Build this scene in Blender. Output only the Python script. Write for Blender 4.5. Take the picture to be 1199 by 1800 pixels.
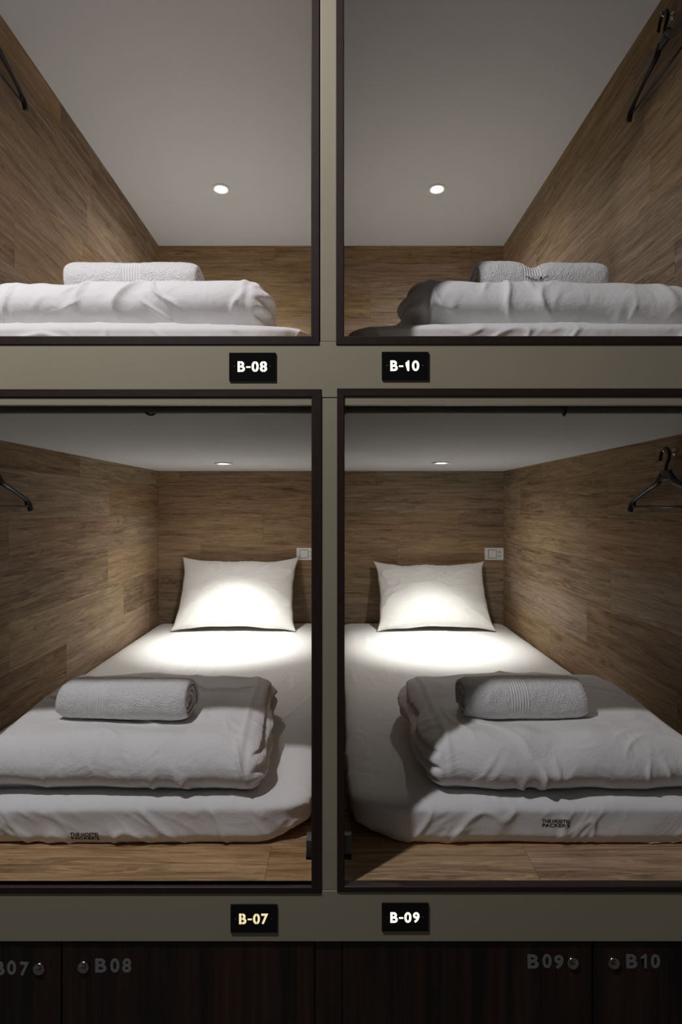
import bpy, bmesh, math, random
import numpy as np
from mathutils import Vector, Matrix
from mathutils.bvhtree import BVHTree

for o in list(bpy.data.objects):
    bpy.data.objects.remove(o, do_unlink=True)
SC = bpy.context.scene
COL = SC.collection
PI = math.pi
E = 1.45                      # eye height above the aisle floor

# ------------------------------------------------------------------ camera
cam = bpy.data.cameras.new('camera')
cam.sensor_fit = 'AUTO'; cam.sensor_width = 36.0
cam.lens = 975 / 1800 * 36
cam.shift_x = 7.5 / 1800; cam.shift_y = -11 / 1800
cam.clip_start = 0.01
co = bpy.data.objects.new('camera', cam); COL.objects.link(co)
co.location = (0, 0, E); co.rotation_euler = (PI / 2, 0, 0)
SC.camera = co

# ------------------------------------------------------------------ exposure / world
SC.view_settings.view_transform = 'Standard'
SC.view_settings.look = 'None'
SC.view_settings.gamma = 1.0
SC.view_settings.use_curve_mapping = False
SC.view_settings.exposure = 0.0
w = bpy.data.worlds.new('world'); SC.world = w; w.use_nodes = True
w.node_tree.nodes['Background'].inputs[0].default_value = (0.95, 0.98, 1.0, 1)
w.node_tree.nodes['Background'].inputs[1].default_value = 0.034

def spot(name, loc, target, power, angle, blend, radius, color):
    l = bpy.data.lights.new(name, 'SPOT'); l.energy = power
    l.spot_size = math.radians(angle); l.spot_blend = blend
    l.shadow_soft_size = radius; l.color = color
    o = bpy.data.objects.new(name, l); COL.objects.link(o)
    o.location = loc
    d = Vector(target) - Vector(loc)
    o.rotation_euler = d.to_track_quat('-Z', 'Y').to_euler()
    return o

AISLE = (-0.92, 0.355, E + 1.80)
spot('aisle_lamp', AISLE, (-0.36, 1.25, E + 0.0), 106.0, 112, 0.9, 0.04, (0.985, 0.965, 1.0))
CORE, WIDE = 66.0, 12.5
LAMPS = [(-0.539, 2.640, E + 0.203, 1.0), (0.490, 2.600, E + 0.203, 0.85),
         (-0.556, 2.665, E + 1.523, 1.6), (0.482, 2.665, E + 1.523, 1.35)]
for (lx, ly, lz, k) in LAMPS:
    spot('lamp_beam', (lx, ly, lz - 0.012), (lx, ly + 0.10, lz - 1.0), CORE * k, 66, 1.0, 0.02, (0.985, 1.0, 0.93))
    spot('lamp_spill', (lx, ly, lz - 0.012), (lx, ly, lz - 1.0), WIDE * k, 162, 1.0, 0.02, (1.0, 0.97, 0.93))

# ------------------------------------------------------------------ helpers
def setp(o, label=None, cat=None, group=None, kind=None):
    if label: o['label'] = label
    if cat: o['category'] = cat
    if group: o['group'] = group
    if kind: o['kind'] = kind
    return o

def link(name, me, mat=None, parent=None, smooth=False):
    o = bpy.data.objects.new(name, me); COL.objects.link(o)
    if mat: me.materials.append(mat)
    if smooth:
        me.polygons.foreach_set('use_smooth', [True] * len(me.polygons))
    if parent: o.parent = parent
    return o

def empty(name, loc):
    o = bpy.data.objects.new(name, None); COL.objects.link(o); o.location = loc
    o.empty_display_size = 0.05
    return o

def bm_obj(name, bm, mat=None, parent=None, smooth=False):
    me = bpy.data.meshes.new(name); bm.to_mesh(me); bm.free()
    return link(name, me, mat, parent, smooth)

def box_bm(bm, x0, x1, y0, y1, z0, z1, bev=0.0):
    r = bmesh.ops.create_cube(bm, size=1.0)
    vs = r['verts']
    for v in vs:
        v.co = Vector(((x0 + x1) / 2 + v.co.x * (x1 - x0), (y0 + y1) / 2 + v.co.y * (y1 - y0), (z0 + z1) / 2 + v.co.z * (z1 - z0)))
    if bev > 0:
        es = list({e for v in vs for e in v.link_edges})
        bmesh.ops.bevel(bm, geom=es, offset=bev, segments=2, affect='EDGES', profile=0.5)
    return bm

def planar_uv(me, ua, va, uo=0.0, vo=0.0):
    uv = me.uv_layers.new(name='UVMap')
    for lp in me.loops:
        c = me.vertices[lp.vertex_index].co
        uv.data[lp.index].uv = (c[ua] + uo, c[va] + vo)

def box(name, x0, x1, y0, y1, z0, z1, mat, parent=None, bev=0.0, uv=None):
    bm = bmesh.new(); box_bm(bm, x0, x1, y0, y1, z0, z1, bev)
    o = bm_obj(name, bm, mat, parent)
    if uv: planar_uv(o.data, *uv)
    return o

def tube_bm(bm, pts, rad, seg=10, closed=False, flat=None):
    """swept tube; rad a number or list; flat = (axis vector, factor) squashes the section along that axis"""
    n = len(pts); pts = [Vector(p) for p in pts]
    rs = rad if isinstance(rad, (list, tuple)) else [rad] * n
    rings = []; up = None
    for i in range(n):
        if closed: t = (pts[(i + 1) % n] - pts[i - 1]).normalized()
        else: t = (pts[min(i + 1, n - 1)] - pts[max(i - 1, 0)]).normalized()
        if up is None:
            up = Vector((1, 0, 0)) if abs(t.x) < 0.9 else Vector((0, 0, 1))
        a = (up - t * up.dot(t)).normalized(); b = t.cross(a); up = a
        ring = []
        for k in range(seg):
            th = 2 * PI * k / seg
            d = a * math.cos(th) * rs[i] + b * math.sin(th) * rs[i]
            if flat: d = d - flat[0] * d.dot(flat[0]) * (1 - flat[1])
            ring.append(bm.verts.new(pts[i] + d))
        rings.append(ring)
    m = n if closed else n - 1
    for i in range(m):
        A, B = rings[i], rings[(i + 1) % n]
        for k in range(seg):
            bm.faces.new((A[k], A[(k + 1) % seg], B[(k + 1) % seg], B[k]))
    if not closed:
        bm.faces.new(rings[0][::-1]); bm.faces.new(rings[-1])
    return bm

def smooth_path(pts, per=6):
    P = [Vector(p) for p in pts]; out = []
    for i in range(len(P) - 1):
        p0 = P[max(i - 1, 0)]; p1 = P[i]; p2 = P[i + 1]; p3 = P[min(i + 2, len(P) - 1)]
        for k in range(per):
            t = k / per
            out.append(0.5 * ((2 * p1) + (p2 - p0) * t + (2 * p0 - 5 * p1 + 4 * p2 - p3) * t * t + (3 * p1 - p0 - 3 * p2 + p3) * t ** 3))
    out.append(P[-1]); return out

def lathe_bm(bm, prof, centre, axis='z', seg=40):
    """prof = [(radius, height)], closed by poles where radius is 0"""
    rings = []
    for r, h in prof:
        ring = []
        if r < 1e-6: ring = [None]
        for k in range(seg if r >= 1e-6 else 1):
            th = 2 * PI * k / seg
            a, b = r * math.cos(th), r * math.sin(th)
            p = (a, b, h) if axis == 'z' else ((a, h, b) if axis == 'y' else (h, a, b))
            v = bm.verts.new((centre[0] + p[0], centre[1] + p[1], centre[2] + p[2]))
            if r < 1e-6: ring = [v]
            else: ring.append(v)
        rings.append(ring)
    for A, B in zip(rings[:-1], rings[1:]):
        for k in range(seg):
            k2 = (k + 1) % seg
            if len(A) == 1 and len(B) == 1: continue
            if len(A) == 1: bm.faces.new((A[0], B[k2], B[k]))
            elif len(B) == 1: bm.faces.new((A[k], A[k2], B[0]))
            else: bm.faces.new((A[k], A[k2], B[k2], B[k]))
    bmesh.ops.recalc_face_normals(bm, faces=bm.faces)
    return bm

# ---- vectorised gradient noise
_rng = np.random.RandomState(7)
_perm = np.concatenate([_rng.permutation(256)] * 3)
_grad = _rng.normal(size=(256, 3)); _grad /= np.linalg.norm(_grad, axis=1)[:, None]
def perlin(x, y, z):
    x, y, z = np.broadcast_arrays(np.asarray(x, float), np.asarray(y, float), np.asarray(z, float))
    xi, yi, zi = np.floor(x).astype(int), np.floor(y).astype(int), np.floor(z).astype(int)
    xf, yf, zf = x - xi, y - yi, z - zi
    f = lambda t: t * t * t * (t * (t * 6 - 15) + 10)
    u, v, ww = f(xf), f(yf), f(zf); out = 0
    for dx in (0, 1):
        for dy in (0, 1):
            for dz in (0, 1):
                h = _perm[_perm[_perm[(xi + dx) % 256] + (yi + dy) % 256] + (zi + dz) % 256]
                g = _grad[h]
                dot = g[..., 0] * (xf - dx) + g[..., 1] * (yf - dy) + g[..., 2] * (zf - dz)
                out = out + dot * (u if dx else 1 - u) * (v if dy else 1 - v) * (ww if dz else 1 - ww)
    return out * 1.6
def ridge(x, y, z, p=4):
    return np.clip(1 - np.abs(perlin(x, y, z)) * 1.8, 0, 1) ** p
def sstep(a, b, x):
    t = np.clip((x - a) / (b - a), 0, 1); return t * t * (3 - 2 * t)
def gauss(x, c, s): return np.exp(-((x - c) / s) ** 2)

def box_grid(nx, ny, nz):
    """unit-box surface (coordinates -1..1) as welded verts + quads"""
    idx = {}; V = []; F = []
    def vid(i, j, k):
        key = (i, j, k)
        if key not in idx:
            idx[key] = len(V); V.append((2 * i / nx - 1, 2 * j / ny - 1, 2 * k / nz - 1))
        return idx[key]
    for i in range(nx):
        for j in range(ny):
            F.append((vid(i, j, nz), vid(i + 1, j, nz), vid(i + 1, j + 1, nz), vid(i, j + 1, nz)))
            F.append((vid(i, j, 0), vid(i, j + 1, 0), vid(i + 1, j + 1, 0), vid(i + 1, j, 0)))
    for i in range(nx):
        for k in range(nz):
            F.append((vid(i, 0, k), vid(i + 1, 0, k), vid(i + 1, 0, k + 1), vid(i, 0, k + 1)))
            F.append((vid(i, ny, k), vid(i, ny, k + 1), vid(i + 1, ny, k + 1), vid(i + 1, ny, k)))
    for j in range(ny):
        for k in range(nz):
            F.append((vid(0, j, k), vid(0, j, k + 1), vid(0, j + 1, k + 1), vid(0, j + 1, k)))
            F.append((vid(nx, j, k), vid(nx, j + 1, k), vid(nx, j + 1, k + 1), vid(nx, j, k + 1)))
    return np.array(V), F

def relax(V, F, it=2, k=0.5):
    """even out stair-steps of narrow creases"""
    Fa = np.array(F); E_ = np.concatenate([Fa[:, [0, 1]], Fa[:, [1, 2]], Fa[:, [2, 3]], Fa[:, [3, 0]]])
    E_ = np.concatenate([E_, E_[:, ::-1]])
    cnt = np.bincount(E_[:, 0], minlength=len(V)).astype(float)
    for _ in range(it):
        avg = np.stack([np.bincount(E_[:, 0], weights=V[E_[:, 1], c], minlength=len(V)) / cnt for c in range(3)], 1)
        V = V + (avg - V) * k
    return V

def np_mesh(name, V, F, mat, parent=None):
    me = bpy.data.meshes.new(name)
    me.from_pydata([tuple(map(float, v)) for v in V], [], F); me.update()
    return link(name, me, mat, parent, True)

# ------------------------------------------------------------------ materials
def M(name):
    m = bpy.data.materials.new(name); m.use_nodes = True
    nt = m.node_tree; b = nt.nodes['Principled BSDF']
    return m, nt, b
def N(nt, t, **kw):
    n = nt.nodes.new(t)
    for k, v in kw.items(): setattr(n, k, v)
    return n
def mth(nt, op, a, b=None, c=None):
    n = nt.nodes.new('ShaderNodeMath'); n.operation = op
    for i, s in enumerate((a, b, c)):
        if s is None: continue
        if isinstance(s, (int, float)): n.inputs[i].default_value = s
        else: nt.links.new(s, n.inputs[i])
    return n.outputs[0]
def plain(name, col, rough=0.5, metal=0.0, bump=0.0, bscale=80.0, vary=0.0, spec=0.5):
    m, nt, b = M(name)
    b.inputs['Base Color'].default_value = (*col, 1)
    b.inputs['Roughness'].default_value = rough
    b.inputs['Metallic'].default_value = metal
    b.inputs['Specular IOR Level'].default_value = spec
    tc = N(nt, 'ShaderNodeTexCoord')
    nz = N(nt, 'ShaderNodeTexNoise'); nz.inputs['Scale'].default_value = bscale; nz.inputs['Detail'].default_value = 4
    nt.links.new(tc.outputs['Object'], nz.inputs['Vector'])
    if bump > 0:
        bp = N(nt, 'ShaderNodeBump'); bp.inputs['Strength'].default_value = bump; bp.inputs['Distance'].default_value = 0.002
        nt.links.new(nz.outputs['Fac'], bp.inputs['Height']); nt.links.new(bp.outputs[0], b.inputs['Normal'])
    if vary > 0:
        n2 = N(nt, 'ShaderNodeTexNoise'); n2.inputs['Scale'].default_value = 3.0; n2.inputs['Detail'].default_value = 5
        nt.links.new(tc.outputs['Object'], n2.inputs['Vector'])
        mx = N(nt, 'ShaderNodeMix', data_type='RGBA')
        mx.inputs[6].default_value = (*[c * (1 - vary) for c in col], 1)
        mx.inputs[7].default_value = (*[min(1, c * (1 + vary)) for c in col], 1)
        nt.links.new(n2.outputs['Fac'], mx.inputs[0]); nt.links.new(mx.outputs[2], b.inputs['Base Color'])
    return m

def plank_mat(name, dark, light, row_h, length, seam=0.35, phase_u=0.0, phase_v=0.0, rough=0.72, seed=0.0):
    """laminate boards laid along U, metres in UV"""
    m, nt, b = M(name); L = nt.links
    uvn = N(nt, 'ShaderNodeUVMap'); sp = N(nt, 'ShaderNodeSeparateXYZ'); L.new(uvn.outputs[0], sp.inputs[0])
    u = mth(nt, 'ADD', sp.outputs[0], phase_u); v = mth(nt, 'ADD', sp.outputs[1], phase_v)
    vr = mth(nt, 'DIVIDE', v, row_h); row = mth(nt, 'FLOOR', vr)
    wn = N(nt, 'ShaderNodeTexWhiteNoise', noise_dimensions='1D'); L.new(mth(nt, 'ADD', row, seed), wn.inputs['W'])
    uc = mth(nt, 'ADD', mth(nt, 'DIVIDE', u, length), wn.outputs['Value']); colm = mth(nt, 'FLOOR', uc)
    cb = N(nt, 'ShaderNodeCombineXYZ'); L.new(row, cb.inputs[0]); L.new(colm, cb.inputs[1]); cb.inputs[2].default_value = seed
    cell = N(nt, 'ShaderNodeTexWhiteNoise', noise_dimensions='3D'); L.new(cb.outputs[0], cell.inputs['Vector'])
    rnd = cell.outputs['Value']
    # grain space: stretched along U, shifted per board
    g = N(nt, 'ShaderNodeCombineXYZ')
    L.new(mth(nt, 'MULTIPLY', u, 1.0), g.inputs[0]); L.new(mth(nt, 'MULTIPLY', v, 13.0), g.inputs[1])
    L.new(mth(nt, 'MULTIPLY', rnd, 37.0), g.inputs[2])
    warp = N(nt, 'ShaderNodeTexNoise'); warp.inputs['Scale'].default_value = 1.7; warp.inputs['Detail'].default_value = 3
    L.new(g.outputs[0], warp.inputs['Vector'])
    big = N(nt, 'ShaderNodeTexNoise'); big.inputs['Scale'].default_value = 2.6; big.inputs['Detail'].default_value = 6; big.inputs['Roughness'].default_value = 0.62
    big.inputs['Distortion'].default_value = 0.9
    L.new(g.outputs[0], big.inputs['Vector'])
    g2 = N(nt, 'ShaderNodeCombineXYZ')
    L.new(mth(nt, 'MULTIPLY', u, 4.0), g2.inputs[0])
    L.new(mth(nt, 'ADD', mth(nt, 'MULTIPLY', v, 190.0), mth(nt, 'MULTIPLY', warp.outputs['Fac'], 22.0)), g2.inputs[1])
    L.new(mth(nt, 'MULTIPLY', rnd, 91.0), g2.inputs[2])
    fine = N(nt, 'ShaderNodeTexNoise'); fine.inputs['Scale'].default_value = 1.0; fine.inputs['Detail'].default_value = 4; fine.inputs['Roughness'].default_value = 0.7
    L.new(g2.outputs[0], fine.inputs['Vector'])
    # cathedral rings
    ring = mth(nt, 'SINE', mth(nt, 'MULTIPLY', big.outputs['Fac'], 46.0))
    ringa = mth(nt, 'MULTIPLY', mth(nt, 'POWER', mth(nt, 'ABSOLUTE', ring), 3.0), 0.10)
    # knots
    vo = N(nt, 'ShaderNodeTexVoronoi'); vo.inputs['Scale'].default_value = 1.0
    kv = N(nt, 'ShaderNodeCombineXYZ'); L.new(mth(nt, 'MULTIPLY', u, 3.4), kv.inputs[0]); L.new(mth(nt, 'MULTIPLY', v, 6.0), kv.inputs[1]); kv.inputs[2].default_value = seed
    L.new(kv.outputs[0], vo.inputs['Vector'])
    knot = N(nt, 'ShaderNodeMapRange'); knot.inputs[1].default_value = 0.03; knot.inputs[2].default_value = 0.075; knot.inputs[3].default_value = 0.30; knot.inputs[4].default_value = 0.0
    L.new(vo.outputs['Distance'], knot.inputs[0])
    f = mth(nt, 'MULTIPLY', mth(nt, 'SUBTRACT', big.outputs['Fac'], 0.5), 1.35)
    f = mth(nt, 'ADD', f, mth(nt, 'MULTIPLY', mth(nt, 'SUBTRACT', fine.outputs['Fac'], 0.5), 2.0))
    f = mth(nt, 'ADD', f, mth(nt, 'MULTIPLY', mth(nt, 'SUBTRACT', rnd, 0.5), 0.30))
    f = mth(nt, 'SUBTRACT', f, ringa); f = mth(nt, 'SUBTRACT', f, knot.outputs[0])
    f = mth(nt, 'ADD', f, 0.52)
    # seams
    fv = mth(nt, 'FRACT', vr); dv = mth(nt, 'MULTIPLY', mth(nt, 'MINIMUM', fv, mth(nt, 'SUBTRACT', 1.0, fv)), row_h)
    fu = mth(nt, 'FRACT', uc); du = mth(nt, 'MULTIPLY', mth(nt, 'MINIMUM', fu, mth(nt, 'SUBTRACT', 1.0, fu)), length)
    dm = mth(nt, 'MINIMUM', dv, du)
    sm = N(nt, 'ShaderNodeMapRange'); sm.inputs[1].default_value = 0.0004; sm.inputs[2].default_value = 0.0016; sm.inputs[3].default_value = 1 - seam; sm.inputs[4].default_value = 1.0
    L.new(dm, sm.inputs[0])
    cr = N(nt, 'ShaderNodeMix', data_type='RGBA'); cr.clamp_factor = True
    cr.inputs[6].default_value = (*dark, 1); cr.inputs[7].default_value = (*light, 1)
    L.new(f, cr.inputs[0])
    # slight hue change per board
    hs = N(nt, 'ShaderNodeHueSaturation')
    L.new(mth(nt, 'ADD', mth(nt, 'MULTIPLY', cell.outputs['Color'], 0.0), 0.5), hs.inputs['Hue'])
    sc = N(nt, 'ShaderNodeSeparateColor'); L.new(cell.outputs['Color'], sc.inputs[0])
    L.new(mth(nt, 'ADD', mth(nt, 'MULTIPLY', sc.outputs[1], 0.014), 0.493), hs.inputs['Hue'])
    L.new(mth(nt, 'ADD', mth(nt, 'MULTIPLY', sc.outputs[2], 0.30), 0.85), hs.inputs['Saturation'])
    L.new(sm.outputs[0], hs.inputs['Value']); L.new(cr.outputs[2], hs.inputs['Color'])
    L.new(hs.outputs[0], b.inputs['Base Color'])
    b.inputs['Roughness'].default_value = rough; b.inputs['Specular IOR Level'].default_value = 0.25
    bp = N(nt, 'ShaderNodeBump'); bp.inputs['Strength'].default_value = 0.25; bp.inputs['Distance'].default_value = 0.0008
    L.new(mth(nt, 'ADD', fine.outputs['Fac'], sm.outputs[0]), bp.inputs['Height']); L.new(bp.outputs[0], b.inputs['Normal'])
    return m

WD, WL = (0.125, 0.078, 0.045), (0.43, 0.305, 0.192)
m_wood_back = plank_mat('oak_boards_back', WD, WL, 0.163, 1.15, phase_v=0.062, seed=3.0)
m_wood_side = plank_mat('oak_boards_side', WD, WL, 0.163, 0.95, phase_v=0.062, seed=11.0)
m_wood_floor = plank_mat('oak_boards_floor', (0.17, 0.10, 0.055), (0.68, 0.45, 0.26), 0.24, 0.92, phase_u=0.0, phase_v=0.17, seed=5.0, rough=0.35)
m_ceiling = plain('matt_ceiling_paint', (0.60, 0.605, 0.62), 0.95, bump=0.06, bscale=60)
m_cream = plain('cream_painted_timber', (0.44, 0.39, 0.275), 0.55, bump=0.12, bscale=25, vary=0.07)
m_frame, nt, b = M('dark_brown_moulding')
tc = N(nt, 'ShaderNodeTexCoord'); mp = N(nt, 'ShaderNodeMapping'); mp.inputs['Scale'].default_value = (60, 60, 60)
nz = N(nt, 'ShaderNodeTexNoise'); nz.inputs['Scale'].default_value = 1; nz.inputs['Detail'].default_value = 4
nt.links.new(tc.outputs['Object'], mp.inputs[0]); nt.links.new(mp.outputs[0], nz.inputs['Vector'])
cr = N(nt, 'ShaderNodeValToRGB'); cr.color_ramp.elements[0].color = (0.018, 0.010, 0.008, 1); cr.color_ramp.elements[1].color = (0.042, 0.024, 0.019, 1)
nt.links.new(nz.outputs['Fac'], cr.inputs[0]); nt.links.new(cr.outputs[0], b.inputs['Base Color']); b.inputs['Roughness'].default_value = 0.5
def wenge(name, seed):
    m, nt, b = M(name); L = nt.links
    tc = N(nt, 'ShaderNodeTexCoord'); mp = N(nt, 'ShaderNodeMapping'); mp.inputs['Scale'].default_value = (26, 26, 0.9); mp.inputs['Location'].default_value = (seed, 0, seed)
    nz = N(nt, 'ShaderNodeTexNoise'); nz.inputs['Scale'].default_value = 1; nz.inputs['Detail'].default_value = 6; nz.inputs['Roughness'].default_value = 0.7
    L.new(tc.outputs['Object'], mp.inputs[0]); L.new(mp.outputs[0], nz.inputs['Vector'])
    cr = N(nt, 'ShaderNodeValToRGB')
    cr.color_ramp.elements[0].position = 0.42; cr.color_ramp.elements[0].color = (0.010, 0.007, 0.006, 1)
    cr.color_ramp.elements[1].position = 0.74; cr.color_ramp.elements[1].color = (0.070, 0.032, 0.018, 1)
    L.new(nz.outputs['Fac'], cr.inputs[0]); L.new(cr.outputs[0], b.inputs['Base Color']); b.inputs['Roughness'].default_value = 0.42
    return m
m_locker = wenge('wenge_laminate', 2.3)
m_black = plain('black_plastic', (0.009, 0.009, 0.011), 0.33)
m_plate = plain('black_acrylic', (0.007, 0.007, 0.008), 0.22)
m_rod = plain('dark_bronze_rod', (0.15, 0.145, 0.115), 0.6)
m_chrome = plain('chrome', (0.55, 0.53, 0.50), 0.22, metal=1.0)
m_steel = plain('brushed_steel', (0.22, 0.21, 0.20), 0.38, metal=0.9)
m_white = plain('white_plastic', (0.78, 0.77, 0.74), 0.4)
m_grey = plain('grey_vinyl_numerals', (0.25, 0.25, 0.25), 0.6)
m_hole = plain('dark_slot', (0.01, 0.01, 0.01), 0.8)
m_ink = plain('black_ink', (0.02, 0.02, 0.022), 0.9)
m_aisle = plain('grey_aisle_floor', (0.14, 0.13, 0.12), 0.6, vary=0.1)
def emis(name, col, s):
    m, nt, b = M(name); b.inputs['Base Color'].default_value = (*col, 1)
    b.inputs['Emission Color'].default_value = (*col, 1); b.inputs['Emission Strength'].default_value = s
    return m
m_glow = emis('lit_lettering', (1.0, 0.93, 0.74), 1.35)
m_glow_dim = emis('lit_lettering_yellow', (1.0, 0.86, 0.50), 0.8)
m_lens = emis('lamp_lens', (1.0, 0.98, 0.95), 14.0)

def cloth_mat(name, col, weave=900.0, soft=14.0, strength=0.25):
    m, nt, b = M(name); L = nt.links
    b.inputs['Base Color'].default_value = (*col, 1); b.inputs['Roughness'].default_value = 0.85
    b.inputs['Sheen Weight'].default_value = 0.15; b.inputs['Specular IOR Level'].default_value = 0.25
    tc = N(nt, 'ShaderNodeTexCoord')
    n1 = N(nt, 'ShaderNodeTexNoise'); n1.inputs['Scale'].default_value = weave; n1.inputs['Detail'].default_value = 1
    n2 = N(nt, 'ShaderNodeTexNoise'); n2.inputs['Scale'].default_value = soft; n2.inputs['Detail'].default_value = 5; n2.inputs['Distortion'].default_value = 1.2; n2.inputs['Roughness'].default_value = 0.55
    L.new(tc.outputs['Object'], n1.inputs['Vector']); L.new(tc.outputs['Object'], n2.inputs['Vector'])
    n3 = N(nt, 'ShaderNodeTexNoise'); n3.noise_type = 'RIDGED_MULTIFRACTAL'; n3.inputs['Scale'].default_value = soft * 0.75; n3.inputs['Detail'].default_value = 2.0; n3.inputs['Distortion'].default_value = 0.8
    L.new(tc.outputs['Object'], n3.inputs['Vector'])
    b3 = N(nt, 'ShaderNodeBump'); b3.inputs['Strength'].default_value = strength * 0.8; b3.inputs['Distance'].default_value = 0.006; L.new(n3.outputs['Fac'], b3.inputs['Height'])
    b1 = N(nt, 'ShaderNodeBump'); b1.inputs['Strength'].default_value = 0.08; b1.inputs['Distance'].default_value = 0.0004; L.new(n1.outputs['Fac'], b1.inputs['Height'])
    b2 = N(nt, 'ShaderNodeBump'); b2.inputs['Strength'].default_value = strength; b2.inputs['Distance'].default_value = 0.012; L.new(n2.outputs['Fac'], b2.inputs['Height'])
    L.new(b1.outputs[0], b3.inputs['Normal']); L.new(b3.outputs[0], b2.inputs['Normal']); L.new(b2.outputs[0], b.inputs['Normal'])
    return m
m_sheet = cloth_mat('white_cotton_sheet', (0.80, 0.79, 0.78), soft=9, strength=0.28)
m_duvet = cloth_mat('white_cotton_duvet', (0.82, 0.805, 0.795), soft=13, strength=0.45)
m_pillow = cloth_mat('white_cotton_pillowcase', (0.83, 0.82, 0.80), soft=10, strength=0.16)
def towel_mat(name, b0, b1):
    """terry loops; a flat ribbed woven border between U=b0..b1"""
    m, nt, b = M(name); L = nt.links
    b.inputs['Base Color'].default_value = (0.86, 0.85, 0.84, 1); b.inputs['Roughness'].default_value = 0.95
    b.inputs['Sheen Weight'].default_value = 0.4; b.inputs['Specular IOR Level'].default_value = 0.1
    tc = N(nt, 'ShaderNodeTexCoord'); uvn = N(nt, 'ShaderNodeUVMap'); sp = N(nt, 'ShaderNodeSeparateXYZ'); L.new(uvn.outputs[0], sp.inputs[0])
    n1 = N(nt, 'ShaderNodeTexVoronoi'); n1.inputs['Scale'].default_value = 330
    n2 = N(nt, 'ShaderNodeTexNoise'); n2.inputs['Scale'].default_value = 75; n2.inputs['Detail'].default_value = 4
    L.new(tc.outputs['Object'], n1.inputs['Vector']); L.new(tc.outputs['Object'], n2.inputs['Vector'])
    u = sp.outputs[0]
    inb = mth(nt, 'MULTIPLY', mth(nt, 'GREATER_THAN', u, b0), mth(nt, 'LESS_THAN', u, b1))
    h = mth(nt, 'MULTIPLY', mth(nt, 'ADD', n1.outputs['Distance'], n2.outputs['Fac']), mth(nt, 'SUBTRACT', 1.0, inb))
    rib = mth(nt, 'MULTIPLY', mth(nt, 'MULTIPLY', mth(nt, 'SINE', mth(nt, 'MULTIPLY', u, 900.0)), 0.35), inb)
    bp = N(nt, 'ShaderNodeBump'); bp.inputs['Strength'].default_value = 0.7; bp.inputs['Distance'].default_value = 0.0032
    L.new(mth(nt, 'ADD', h, rib), bp.inputs['Height']); L.new(bp.outputs[0], b.inputs['Normal'])
    return m

# ------------------------------------------------------------------ the setting
XL, XR = -1.043, 0.977        # side walls
YB = 3.25                     # back wall
YW = 1.135                    # cream face frame
ZF1, ZC1 = -0.779, 0.203      # lower bunk floor / ceiling (from eye level)
ZF2, ZC2 = 0.338, 1.523
def struct(o): o['kind'] = 'structure'; return o

struct(box('wall_back', XL - 0.02, XR + 0.02, YB, YB + 0.03, E - 1.0, E + ZC2, m_wood_back, uv=(0, 2)))
struct(box('wall_left', XL - 0.03, XL, YW + 0.02, YB, E - 1.0, E + ZC2, m_wood_side, uv=(1, 2, 0.30, 0)))
struct(box('wall_right', XR, XR + 0.03, YW + 0.02, YB, E - 1.0, E + ZC2, m_wood_side, uv=(1, 2, 7.5, 0)))
struct(box('wall_middle', -0.043, 0.010, YW + 0.02, YB, E - 1.0, E + ZC2, m_wood_side, uv=(1, 2, 3.1, 0)))
struct(box('ceiling', -2.6, 2.6, -0.6, YW + 0.02, E + 1.88, E + 1.92, m_ceiling))
struct(box('ceiling', -1.6, 1.5, YW + 0.02, YB + 0.03, E + ZC2, E + ZC2 + 0.04, m_ceiling))
struct(box('floor', -2.6, 2.6, -0.6, YB, -0.03, 0.0, m_aisle))
# bunk decks
for x0, x1 in ((XL, -0.043), (0.010, XR)):
    struct(box('ceiling', x0, x1, 1.222, YB, E + ZC1, E + ZC1 + 0.02, m_ceiling))
    struct(box('floor', x0, x1, 1.222, YB, E + ZC1 + 0.022, E + ZF2, m_wood_floor, uv=(0, 1)))
struct(box('floor', XL, -0.043, 1.140, YB, E + ZF1 - 0.05, E + ZF1, m_wood_floor, uv=(0, 1, 0.435, 0)))
struct(box('floor', 0.010, XR, 1.140, YB, E + ZF1 - 0.05, E + ZF1, m_wood_floor, uv=(0, 1, 6.3, 0)))

# cream face: posts and beams
bm = bmesh.new()
box_bm(bm, -1.09, 1.02, YW, 1.214, E + 0.2215, E + 0.336, 0.0012)      # middle beam
for hx0, hx1 in ((-1.04, -0.0345), (0.003, 0.972)):
    box_bm(bm, hx0, hx1, YW + 0.0004, 1.150, E + 0.2066, E + 0.222, 0.0)     # header board the frame sits on
box_bm(bm, -1.09, 1.02, YW, 1.138, E - 0.892, E - 0.788, 0.0012)    # lower beam
box_bm(bm, -0.0335, 0.002, YW, 1.155, E + 0.336, E + ZC2, 0.0012)      # upper middle post
box_bm(bm, -0.0345, 0.003, YW + 0.0008, 1.155, E - 0.788, E + 0.2205, 0.0015)   # lower middle post
for x0, x1 in ((-1.60, -1.035), (0.970, 1.50)):
    box_bm(bm, x0, x1, YW, 1.155, E - 0.892, E + ZC2, 0.001)
box_bm(bm, -1.60, 1.50, YW, 1.155, E + 1.47, E + 1.88, 0.001)
struct(bm_obj('wall_front', bm, m_cream))

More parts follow.
